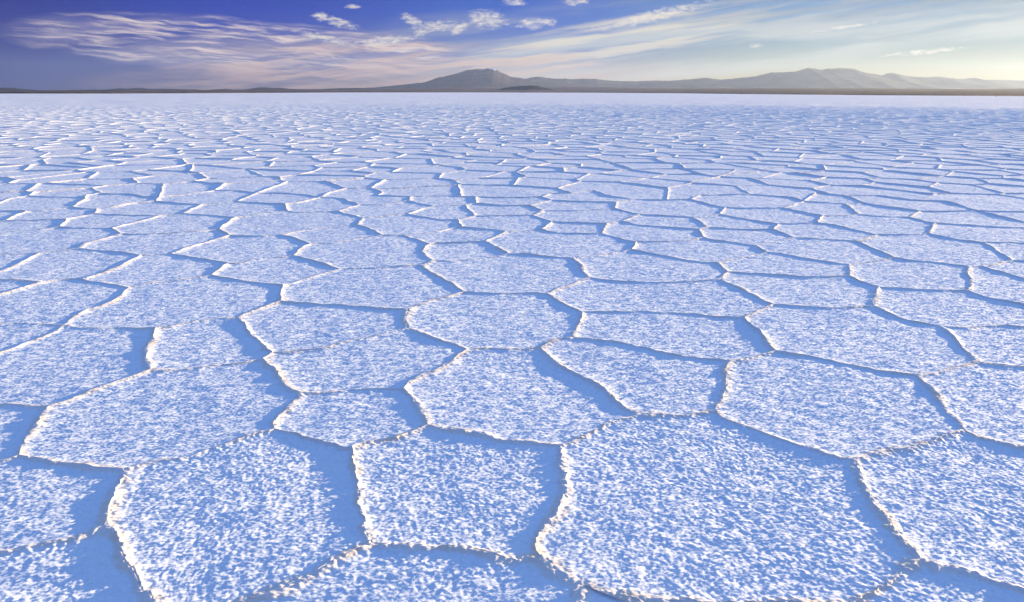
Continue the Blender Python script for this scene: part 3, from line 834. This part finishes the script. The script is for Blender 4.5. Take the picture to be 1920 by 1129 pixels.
def build_plate(loop, tilt_seed):
    B, Z, PD = [], [], []
    coarse = G.loop_poly(loop)
    c = kernel_point(coarse)
    for i, dr in loop:
        p, z = samples[i]
        if dr:
            p, z = p[::-1], z[::-1]
        B.append(p[:-1])
        Z.append(z[:-1])
        # distance from the middle to the local line of this ridge
        w = max(1, len(p) // 8)
        t = p[np.minimum(np.arange(len(p)) + w, len(p) - 1)] - p[np.maximum(np.arange(len(p)) - w, 0)]
        t /= np.maximum(np.hypot(t[:, 0], t[:, 1]), 1e-9)[:, None]
        PD.append(np.abs(t[:, 0] * (c[1] - p[:, 1]) - t[:, 1] * (c[0] - p[:, 0]))[:-1])
    B, Z, PD = np.concatenate(B), np.concatenate(Z), np.concatenate(PD)
    dist = max(1.3, np.min(np.hypot(B[:, 0], B[:, 1])))
    vis = in_frame(B[:, 0], B[:, 1])[0].any()
    s = spacing(dist, vis)
    per = np.hypot(*(np.roll(B, -1, 0) - B).T).sum()
    Rm = np.hypot(*(B - c).T).mean()
    n1 = max(8, 8 * int(round(per / s / 8)))
    g0 = min(s, max(.008, .0006 * dist))
    offs, o = [], g0
    while o < Rm * 0.97:
        offs.append(o)
        o += min(s * 1.1, g0 + 0.42 * o) if dist < 40 else max(.05, 1.3 * o)
    if dist >= 40:
        offs = [x for x in offs if x < Rm * .7]
    B1, (Z1, PD1), par = resample(B, (Z, PD), n1)
    k = max(1, n1 // 40)
    PD1 = np.convolve(np.concatenate([PD1[-k:], PD1, PD1[:k]]), np.ones(2 * k + 1) / (2 * k + 1), 'valid')
    k = max(1, n1 // 24)
    ZS = np.convolve(np.concatenate([Z1[-k:], Z1, Z1[:k]]), np.ones(2 * k + 1) / (2 * k + 1), 'valid')
    WJ = RIM_W * np.clip(1 + 1.1 * gnoise(B1[:, 0] / .5, B1[:, 1] / .5, 17) + .8 * gnoise(B1[:, 0] / .14, B1[:, 1] / .14, 18), .5, 2.0)
    V, CRST, TR = [], [], []
    base, count = 0, len(B)
    prev = None
    for off in offs:
        r = 1 - off / Rm
        step = 1
        while step < 8 and r < 0.62 / step and n1 % (step * 2) == 0 and n1 // (step * 2) >= 8:
            step *= 2
        p = c + (B1[::step] - c) * r
        d = (1 - r) * PD1[::step]
        z = Z1[::step] * (RIM_SHARP * np.exp(-(d / WJ[::step]) ** 1.6)) + ZS[::step] * ((1 - RIM_SHARP) * np.exp(-d / RIM_BROAD))
        o1 = base + count
        m = len(p)
        if prev is None:
            TR.append(strip(par, m, base, o1))
        else:
            idx = np.arange(m)
            if prev == m:
                a, b = base + idx, base + (idx + 1) % m
                cc, dd = o1 + idx, o1 + (idx + 1) % m
                TR += [np.column_stack([a, b, cc]), np.column_stack([b, dd, cc])]
            else:
                q = prev // m
                for h_ in range(q):
                    TR.append(np.column_stack([base + q * idx + h_, base + (q * idx + h_ + 1) % prev, o1 + (idx if h_ < (q + 1) // 2 else (idx + 1) % m)]))
                hm = (q + 1) // 2
                TR.append(np.column_stack([base + (q * idx + hm) % prev, o1 + (idx + 1) % m, o1 + idx]))
        V.append(np.column_stack([p, z, d]))
        base, count, prev = o1, m, m
    if V:
        V = np.concatenate(V)
        x, y, d = V[:, 0], V[:, 1], V[:, 3]
        CRST = [Z / CREST, V[:, 2] / CREST]
        z = V[:, 2] + relief(x, y, s)
        if fade(.034, s) > 0:
            near_rim = d < .16
            xr, yr = x[near_rim], y[near_rim]
            cb = .006 * gnoise(xr / .034, yr / .034, 31) * fade(.034, s)
            if fade(.015, s) > 0:
                cb = cb + .007 * gnoise(xr / .016, yr / .016, 32) * fade(.016, s)
            z[near_rim] += np.exp(-d[near_rim] / .035) * cb
        V = [np.column_stack([B, Z]), np.column_stack([x, y, z])]
    else:
        V, CRST = [np.column_stack([B, Z])], [Z / CREST]
    ci = base + count
    V.append(np.array([[c[0], c[1], 0.0]]))
    V[-1][0, 2] = relief(np.array([c[0]]), np.array([c[1]]), s)[0]
    CRST.append(np.zeros(1))
    idx = np.arange(count)
    if prev is None:
        TR.append(np.column_stack([idx, (idx + 1) % count, np.full(count, ci)]))
    else:
        TR.append(np.column_stack([base + idx, base + (idx + 1) % count, np.full(count, ci)]))
    return np.concatenate(V), np.concatenate(TR), np.concatenate(CRST), c


# ------------------------------------------------------------------ salt material
GRAIN = 1.45


def salt_material():
    m = bpy.data.materials.new('salt_crust')
    m.use_nodes = True
    k = NT(m.node_tree)
    bs = k.n['Principled BSDF']
    pos = k.new('ShaderNodeNewGeometry').outputs['Position']
    at = k.new('ShaderNodeAttribute', attribute_name='crest').outputs['Fac']
    big = k.noise(pos, 0.55, 3)
    fine = k.noise(pos, 38.0, 3, .6)
    col = k.mix(k.sstep(.35, .75, big), (.78, .80, .83), (.83, .835, .85))
    dust = k.sstep(.18, .60, at)
    stain = k.m('MULTIPLY', dust, k.m('MULTIPLY_ADD', k.sstep(.45, .72, k.noise(pos, 7.0, 4, .6)), .45, .5))
    col = k.mix(stain, col, (.84, .64, .46))
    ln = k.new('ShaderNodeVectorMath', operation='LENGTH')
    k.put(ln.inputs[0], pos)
    col = k.mix(k.m('MULTIPLY', k.sstep(0, 40, ln.outputs['Value']), 1.0), col, (.96, .885, .79))  # paler and warmer outward: sunlit grain tips at grazing view painted into the colour
    col = k.mix(k.m('MULTIPLY', k.sstep(.62, .74, fine), .10), col, (.93, .92, .9))
    speck = k.sstep(.36, .60, k.noise(pos, 130.0, 2, .6))
    col = k.mix(k.m('MULTIPLY_ADD', speck, -.20, .20), col, (.62, .66, .72))
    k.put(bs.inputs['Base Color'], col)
    bs.inputs['Roughness'].default_value = .85
    bs.inputs['Specular IOR Level'].default_value = .25
    mp = k.new('ShaderNodeMapping')
    k.put(mp.inputs['Vector'], pos)
    mp.inputs['Rotation'].default_value = (0, 0, R(-14))
    mp.inputs['Scale'].default_value = (.75, 1, 1)
    # crystal facets: every grain leans its own way
    lean = None
    for sc_, amt, det in ((92.0, GRAIN, 2.0), (28.0, GRAIN * .5, 1.0)):
        nz = k.new('ShaderNodeTexNoise')
        k.put(nz.inputs['Vector'], mp.outputs[0])
        nz.inputs['Scale'].default_value = sc_
        nz.inputs['Detail'].default_value = det
        nz.inputs['Roughness'].default_value = .6
        vm = k.new('ShaderNodeVectorMath', operation='MULTIPLY_ADD')
        k.put(vm.inputs[0], nz.outputs['Color'])
        vm.inputs[1].default_value = (amt, amt, 0)
        vm.inputs[2].default_value = (-amt * .5, -amt * .5, 0)
        if lean is None:
            lean = vm.outputs[0]
        else:
            ad = k.new('ShaderNodeVectorMath', operation='ADD')
            k.put(ad.inputs[0], lean)
            k.put(ad.inputs[1], vm.outputs[0])
            lean = ad.outputs[0]
    ad = k.new('ShaderNodeVectorMath', operation='ADD')
    k.put(ad.inputs[0], k.new('ShaderNodeNewGeometry').outputs['Normal'])
    k.put(ad.inputs[1], lean)
    nn = k.new('ShaderNodeVectorMath', operation='NORMALIZE')
    k.put(nn.inputs[0], ad.outputs[0])
    k.put(bs.inputs['Normal'], nn.outputs[0])
    return m


SALT = salt_material()

# the ground sheet under and beyond the plates, out to the shore
def shore_row(x):
    xs = [-400, 0, 200, 420, 640, 780, 980, 1060, 1280, 1390, 1600, 1800, 1920, 2300]
    ys = [178.5, 177, 177, 175.5, 174, 173.8, 173.5, 173.8, 175.5, 177, 179.5, 181, 182, 184]
    real = np.interp(x, xs, ys)
    horizon = HORIZON_Y + (x - 960) * math.tan(ROLL)
    return horizon + np.maximum(1.0, 0.8 * (real - horizon))


def ground_sheet():
    """flat under the plates; beyond them the crust rolls in low rough swells"""
    ang = np.concatenate([np.linspace(-math.pi, -R(56), 24)[:-1], np.linspace(-R(56), R(56), 330), np.linspace(R(56), math.pi, 24)[1:]])
    rad = np.concatenate([[2, 20, 50, 78, 86], np.geomspace(90, 1500, 330), np.geomspace(1700, 9000, 12)])
    A, RR = np.meshgrid(ang, rad)
    x, y = RR * np.sin(A), RR * np.cos(A)
    cellsz = RR * R(112) / 330
    z = np.full_like(x, -.03)
    swell = np.zeros_like(x)
    for k in range(3):
        lam = cellsz * (2.6 * 1.9 ** k)
        u, w = A * 330 / R(112) / (2.6 * 1.9 ** k), np.log(RR) / R(112) * 330 / (2.6 * 1.9 ** k)
        swell += SWELL * np.clip(1.5 - RR / 500, .5, 1.3) * np.minimum(lam, 2.5 + k) * gnoise(u * (1.0 if k else 1.0), w, 40 + k)
    z += np.clip((RR - 80) / 12, 0, 1) * (np.clip((1600 - RR) / 300, 0, 1)) * (swell + .02)
    nr, na = z.shape
    f = grid_faces(na, nr)
    return np.column_stack([x.ravel(), y.ravel(), z.ravel()]), f[:, ::-1]


SWELL = .020


def grid_faces(nx, ny):
    i = np.arange((nx - 1) * (ny - 1))
    a = (i // (nx - 1)) * nx + i % (nx - 1)
    return np.column_stack([a, a + 1, a + 1 + nx, a + nx])


sv, sf = ground_sheet()
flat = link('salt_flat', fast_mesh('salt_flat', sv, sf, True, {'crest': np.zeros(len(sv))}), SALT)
tag(flat, 'vast flat of white salt crust reaching to the far hills', kind='structure')

# choose the plates that show largest as pieces of their own
cells = []
for lp in G.faces():
    poly = G.loop_poly(lp)
    A = area(poly)
    if A <= 0.004 or A > 40:
        continue
    ok, u, v = in_frame(poly[:, 0], poly[:, 1], m=0)
    if ok.any():
        uu, vv = np.clip(u, 0, W_PX), np.clip(v, 0, H_PX)
        scr = abs(area(np.stack([uu, vv], 1)))
    else:
        scr = 0.0
    cells.append((scr, lp))
cells.sort(key=lambda c: -c[0])
print('cells', len(cells))
tot = 0
far_v, far_t, far_c, base_i = [], [], [], 0
for k, (scr, lp) in enumerate(cells):
    v, t, cr, c = build_plate(lp, k)
    tot += len(t)
    if k < 300:
        v = v - np.array([c[0], c[1], 0])
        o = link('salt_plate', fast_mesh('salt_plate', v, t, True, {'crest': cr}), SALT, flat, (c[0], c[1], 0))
    else:
        far_v.append(v)
        far_t.append(t + base_i)
        far_c.append(cr)
        base_i += len(v)
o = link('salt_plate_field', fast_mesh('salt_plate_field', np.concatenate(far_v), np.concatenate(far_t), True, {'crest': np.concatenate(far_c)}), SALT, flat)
tag(o, 'countless far salt polygons with low raised rims', kind='stuff')
print('triangles', tot)


# ------------------------------------------------------------------ the far shore, hills and mountains
def rock_material(name, c1, c2, scale, snow=None):
    m = bpy.data.materials.new(name)
    m.use_nodes = True
    k = NT(m.node_tree)
    bs = k.n['Principled BSDF']
    pos = k.new('ShaderNodeNewGeometry').outputs['Position']
    nz = k.noise(pos, scale, 7, .6)
    col = k.mix(k.sstep(.38, .64, nz), c1, c2)
    if snow:
        sp = k.new('ShaderNodeSeparateXYZ')
        k.put(sp.inputs[0], pos)
        cover = k.m('MULTIPLY', k.sstep(snow[0], snow[1], sp.outputs[2]), k.sstep(.5, .56, k.noise(pos, scale * 3, 4, .5)))
        cover = k.m('MULTIPLY', cover, k.sstep(snow[2] - 60, snow[2], sp.outputs[0]))
        col = k.mix(cover, col, (.75, .77, .8))
    k.put(bs.inputs['Base Color'], col)
    bs.inputs['Roughness'].default_value = .95
    bs.inputs['Specular IOR Level'].default_value = .1
    bp = k.new('ShaderNodeBump')
    bp.inputs['Strength'].default_value = .6
    bp.inputs['Distance'].default_value = .25 / scale
    k.put(bp.inputs['Height'], nz)
    k.put(bs.inputs['Normal'], bp.outputs[0])
    return m


def fbm(x, y, seed, octs=5):
    z, a, f = 0, 1.0, 1.0
    for k in range(octs):
        z = z + a * gnoise(x * f, y * f, seed + k)
        a *= .5
        f *= 2.03
    return z


EARTH = rock_material('desert_earth', (.12, .082, .062), (.18, .125, .09), .006)
HILL = rock_material('hill_rock', (.020, .018, .020), (.040, .034, .032), .01)
MOUNT = rock_material('mountain_rock', (.045, .037, .034), (.085, .068, .058), .004)

# the low plain behind the salt: shore bank first, then slowly rising
cols = np.arange(-1100, 3021, 20.0)
rows = np.concatenate([[0, .004, .012, .03, .07, .14], np.linspace(.24, 1, 14)])
PV = []
for t in rows:
    for x in cols:
        g = px_ground(x, shore_row(x))
        d0 = math.hypot(*g)
        u = g / d0
        r_ = d0 + t * (8600 - d0)
        p = u * r_
        lift = np.interp(x, [-400, 0, 300, 520, 700, 850, 1000, 1300, 1600, 1920, 2400], [.4, .4, .5, 1.5, 4, 8, 8.5, 7.5, 7, 7, 7]) / F_PX
        z = lift * r_ * min(1.0, (t / .30)) ** .75 * .93
        if t == 0:
            z = -0.25
        elif t < .02:
            z = max(z, .8)
        if t >= .03:
            z += (3 + 16 * t) * float(fbm(np.array([p[0] / 700]), np.array([p[1] / 900]), 2, 4)[0]) * min(1, t * 5)
        PV.append((p[0], p[1], z))
plain = link('desert_plain', fast_mesh('desert_plain', np.array(PV), grid_faces(len(cols), len(rows))), EARTH)
tag(plain, 'low brown desert plain along the far edge of the salt', kind='structure')


def mountain(name, label, skyline, depth, front, back, mat, rough=.16, seed=0, nx=180, crag=.4):
    xs = np.array([p[0] for p in skyline], float)
    ys = np.array([p[1] for p in skyline], float)
    px = np.linspace(xs[0], xs[-1], nx)
    py = np.interp(px, xs, ys) + .9 * crag * fbm(px / 9.0, np.full(nx, seed * 3.7), 9, 4)
    crest = np.array([px_at_depth(a, b, depth) for a, b in zip(px, py)])
    prof = np.concatenate([np.linspace(-1, 0, 15), np.linspace(0, 1, 7)[1:]])
    V = []
    sc = front * .45
    for t in prof:
        w = 1 - abs(t)
        shape = w ** 1.5 * .55 + w * .45
        y = depth + np.where(t < 0, t * front, t * back) + 0 * crest[:, 0]
        x = crest[:, 0] * (y / depth) ** .35
        spur = 1 - np.abs(fbm(x / sc, np.full_like(x, t * 1.1), 5 + seed, 4)) * 1.6
        z = np.maximum(crest[:, 2], .5) * (shape + rough * 4 * w * (1 - w) * (spur - .6))
        V.append(np.column_stack([x, y, np.minimum(z, crest[:, 2]) - 6 * (w < .01)]))
    o_ = link(name, fast_mesh(name, np.concatenate(V), grid_faces(nx, len(prof))), mat)
    return tag(o_, label, kind='structure')


mountain('hill', 'dark rounded hill at the end of the far shore',
         [(-420, 172), (-300, 167), (-180, 168), (-60, 165), (0, 164.6), (22, 164.8), (40, 167.5), (52, 169.5), (66, 169), (80, 170), (110, 173), (150, 175)], 3600, 500, 500, HILL, seed=1)
mountain('hill', 'low dark flat-topped hill on the far shore',
         [(70, 174), (95, 171.5), (125, 170.6), (136, 169.2), (180, 168.8), (205, 169), (240, 171), (300, 172.5), (350, 171.8), (372, 170), (418, 169.6), (470, 171), (560, 172), (640, 174)], 3300, 420, 420, HILL, seed=2)
mountain('hill', 'long blue ridge of two soft humps behind the low dark hills',
         [(180, 172), (212, 168.6), (224, 165.4), (240, 166.8), (252, 165.1), (266, 165), (282, 167), (300, 166.7), (320, 166.8), (345, 167.8), (366, 167.6), (382, 169), (425, 166.6), (436, 168.2), (465, 168), (500, 172)], 5200, 700, 600, HILL, seed=3)
mountain('hill', 'small flat blue mesa on the far shore',
         [(430, 171), (462, 168), (474, 165.8), (490, 163.8), (514, 165.3), (530, 164.8), (538, 166.2), (560, 167.3), (600, 167.2), (640, 165.3), (672, 164.8), (720, 167), (790, 170)], 5000, 700, 600, HILL, seed=4)
SNOW_Z = px_at_depth(912, 131.5, 7600)
PEAK = rock_material('peak_rock', (.045, .037, .034), (.085, .068, .058), .004, (SNOW_Z[2] - 12, SNOW_Z[2], px_at_depth(905, 131, 7600)[0]))
mountain('mountain', 'broad grey-blue mountain with a snow-flecked summit and long left slope',
         [(560, 171), (640, 167), (700, 164), (760, 158), (790, 155.3), (802, 152.5), (822, 145.3), (840, 142), (855, 138), (865, 135), (873, 131.8), (890, 130), (905, 130), (912, 128.4),
          (925, 128), (932, 131.5), (940, 136.5), (950, 140), (958, 144), (975, 146), (990, 148), (1020, 152), (1080, 157), (1160, 163), (1240, 169)], 7600, 1700, 1300, PEAK, seed=5, nx=420, crag=1.0)
mountain('mountain', 'low distant range of small peaks right of the snow-flecked mountain',
         [(930, 160), (965, 151), (990, 147), (1000, 145), (1010, 143.4), (1025, 146), (1045, 148), (1060, 147.4), (1072, 149), (1085, 147.8), (1115, 147.6), (1130, 150), (1160, 152), (1190, 152.5), (1225, 151),
          (1255, 151.4), (1290, 150), (1327, 148), (1380, 152), (1450, 158)], 8300, 1300, 900, MOUNT, seed=6, nx=300, crag=1.0)
mountain('mountain', 'pale hazy mountain range with a jagged flat-topped summit',
         [(1120, 164), (1200, 157), (1260, 151.5), (1290, 149), (1327, 145.8), (1350, 149.4), (1380, 147), (1410, 144), (1430, 140), (1446, 136), (1470, 135.5), (1495, 133.8), (1505, 130), (1515, 127.4), (1528, 129), (1540, 131),
          (1553, 128.8), (1580, 127.8), (1600, 129), (1606, 131), (1622, 136), (1640, 139), (1655, 141.5), (1664, 137.5), (1672, 136.4), (1682, 138.5), (1700, 143), (1735, 145), (1760, 144), (1805, 148.5), (1820, 146.4),
          (1828, 146), (1842, 149.8), (1880, 150), (1920, 151), (2000, 153), (2100, 150), (2250, 156), (2400, 165)], 7900, 1700, 1300, MOUNT, seed=7, nx=640, crag=1.0)
mountain('hill', 'dark low island mound on the shore before the grey-blue mountain',
         [(930, 169.5), (946, 165), (958, 163), (975, 161.4), (1000, 160.4), (1010, 161.2), (1016, 163.4), (1030, 166), (1046, 170)], 3000, 180, 180, HILL, seed=8, nx=80)

# ------------------------------------------------------------------ a few specks out near the shore
import bmesh


def lump(name, label, cat, px, py, width, height, mat, seed, ground=0.0, group=None):
    d = px_ray(px, py)
    t = (ground - CAM_H) / d[2] if ground == 0.0 else 2900 / d[1]
    bm = bmesh.new()
    bmesh.ops.create_icosphere(bm, subdivisions=3, radius=.5)
    for v in bm.verts:
        n_ = float(fbm(np.array([v.co.x * 2.2 + seed]), np.array([v.co.y * 2.2 + v.co.z * 1.7]), seed, 3)[0])
        v.co *= 1 + .35 * n_
        v.co = Vector((v.co.x * width, v.co.y * width * .8, max(-.06, v.co.z) * height * 1.8))
    me = bpy.data.meshes.new(name)
    bm.to_mesh(me)
    bm.free()
    o_ = link(name, me, mat, None, (d[0] * t, d[1] * t, CAM_H + d[2] * t))
    return tag(o_, label, cat, group)


ROCK = rock_material('boulder_rock', (.03, .026, .024), (.07, .058, .05), 2.0)
lump('boulder', 'small dark boulder on the salt before the low island mound', 'boulder', 979, shore_row(979) + .6, 1.6, .5, ROCK, 3)
lump('boulder', 'small dark boulder on the salt before the long hazy foothills', 'boulder', 1390, shore_row(1390) + .8, .9, .3, ROCK, 5)
lump('boulder', 'small dark boulder on pinkish salt below the range\'s low twin knoll', 'boulder', 1868, shore_row(1868) + .9, .6, .2, ROCK, 7)

# ------------------------------------------------------------------ haze: the air over the whole flat
hz = bpy.data.meshes.new('haze')
X0, X1, Y0, Y1, Z0, Z1 = -9600, 9600, -9200, 9600, -7.5, 350
hz.from_pydata([(x, y, z) for z in (Z0, Z1) for y in (Y0, Y1) for x in (X0, X1)], [],
               [(0, 2, 3, 1), (4, 5, 7, 6), (0, 1, 5, 4), (2, 6, 7, 3), (0, 4, 6, 2), (1, 3, 7, 5)])
hm = bpy.data.materials.new('haze_air')
hm.use_nodes = True
hk = NT(hm.node_tree)
hk.n.clear()
ho = hk.new('ShaderNodeOutputMaterial')
hv = hk.new('ShaderNodeVolumePrincipled')
hv.inputs['Color'].default_value = (.64, .76, 1.0, 1)
hv.inputs['Density'].default_value = 4.5e-5
hv.inputs['Density Attribute'].default_value = ''
hm.cycles.homogeneous_volume = True
hv.inputs['Anisotropy'].default_value = .5
hk.l.new(hv.outputs[0], ho.inputs['Volume'])
tag(link('haze', hz, hm), 'thin pale haze over the whole flat', kind='stuff')
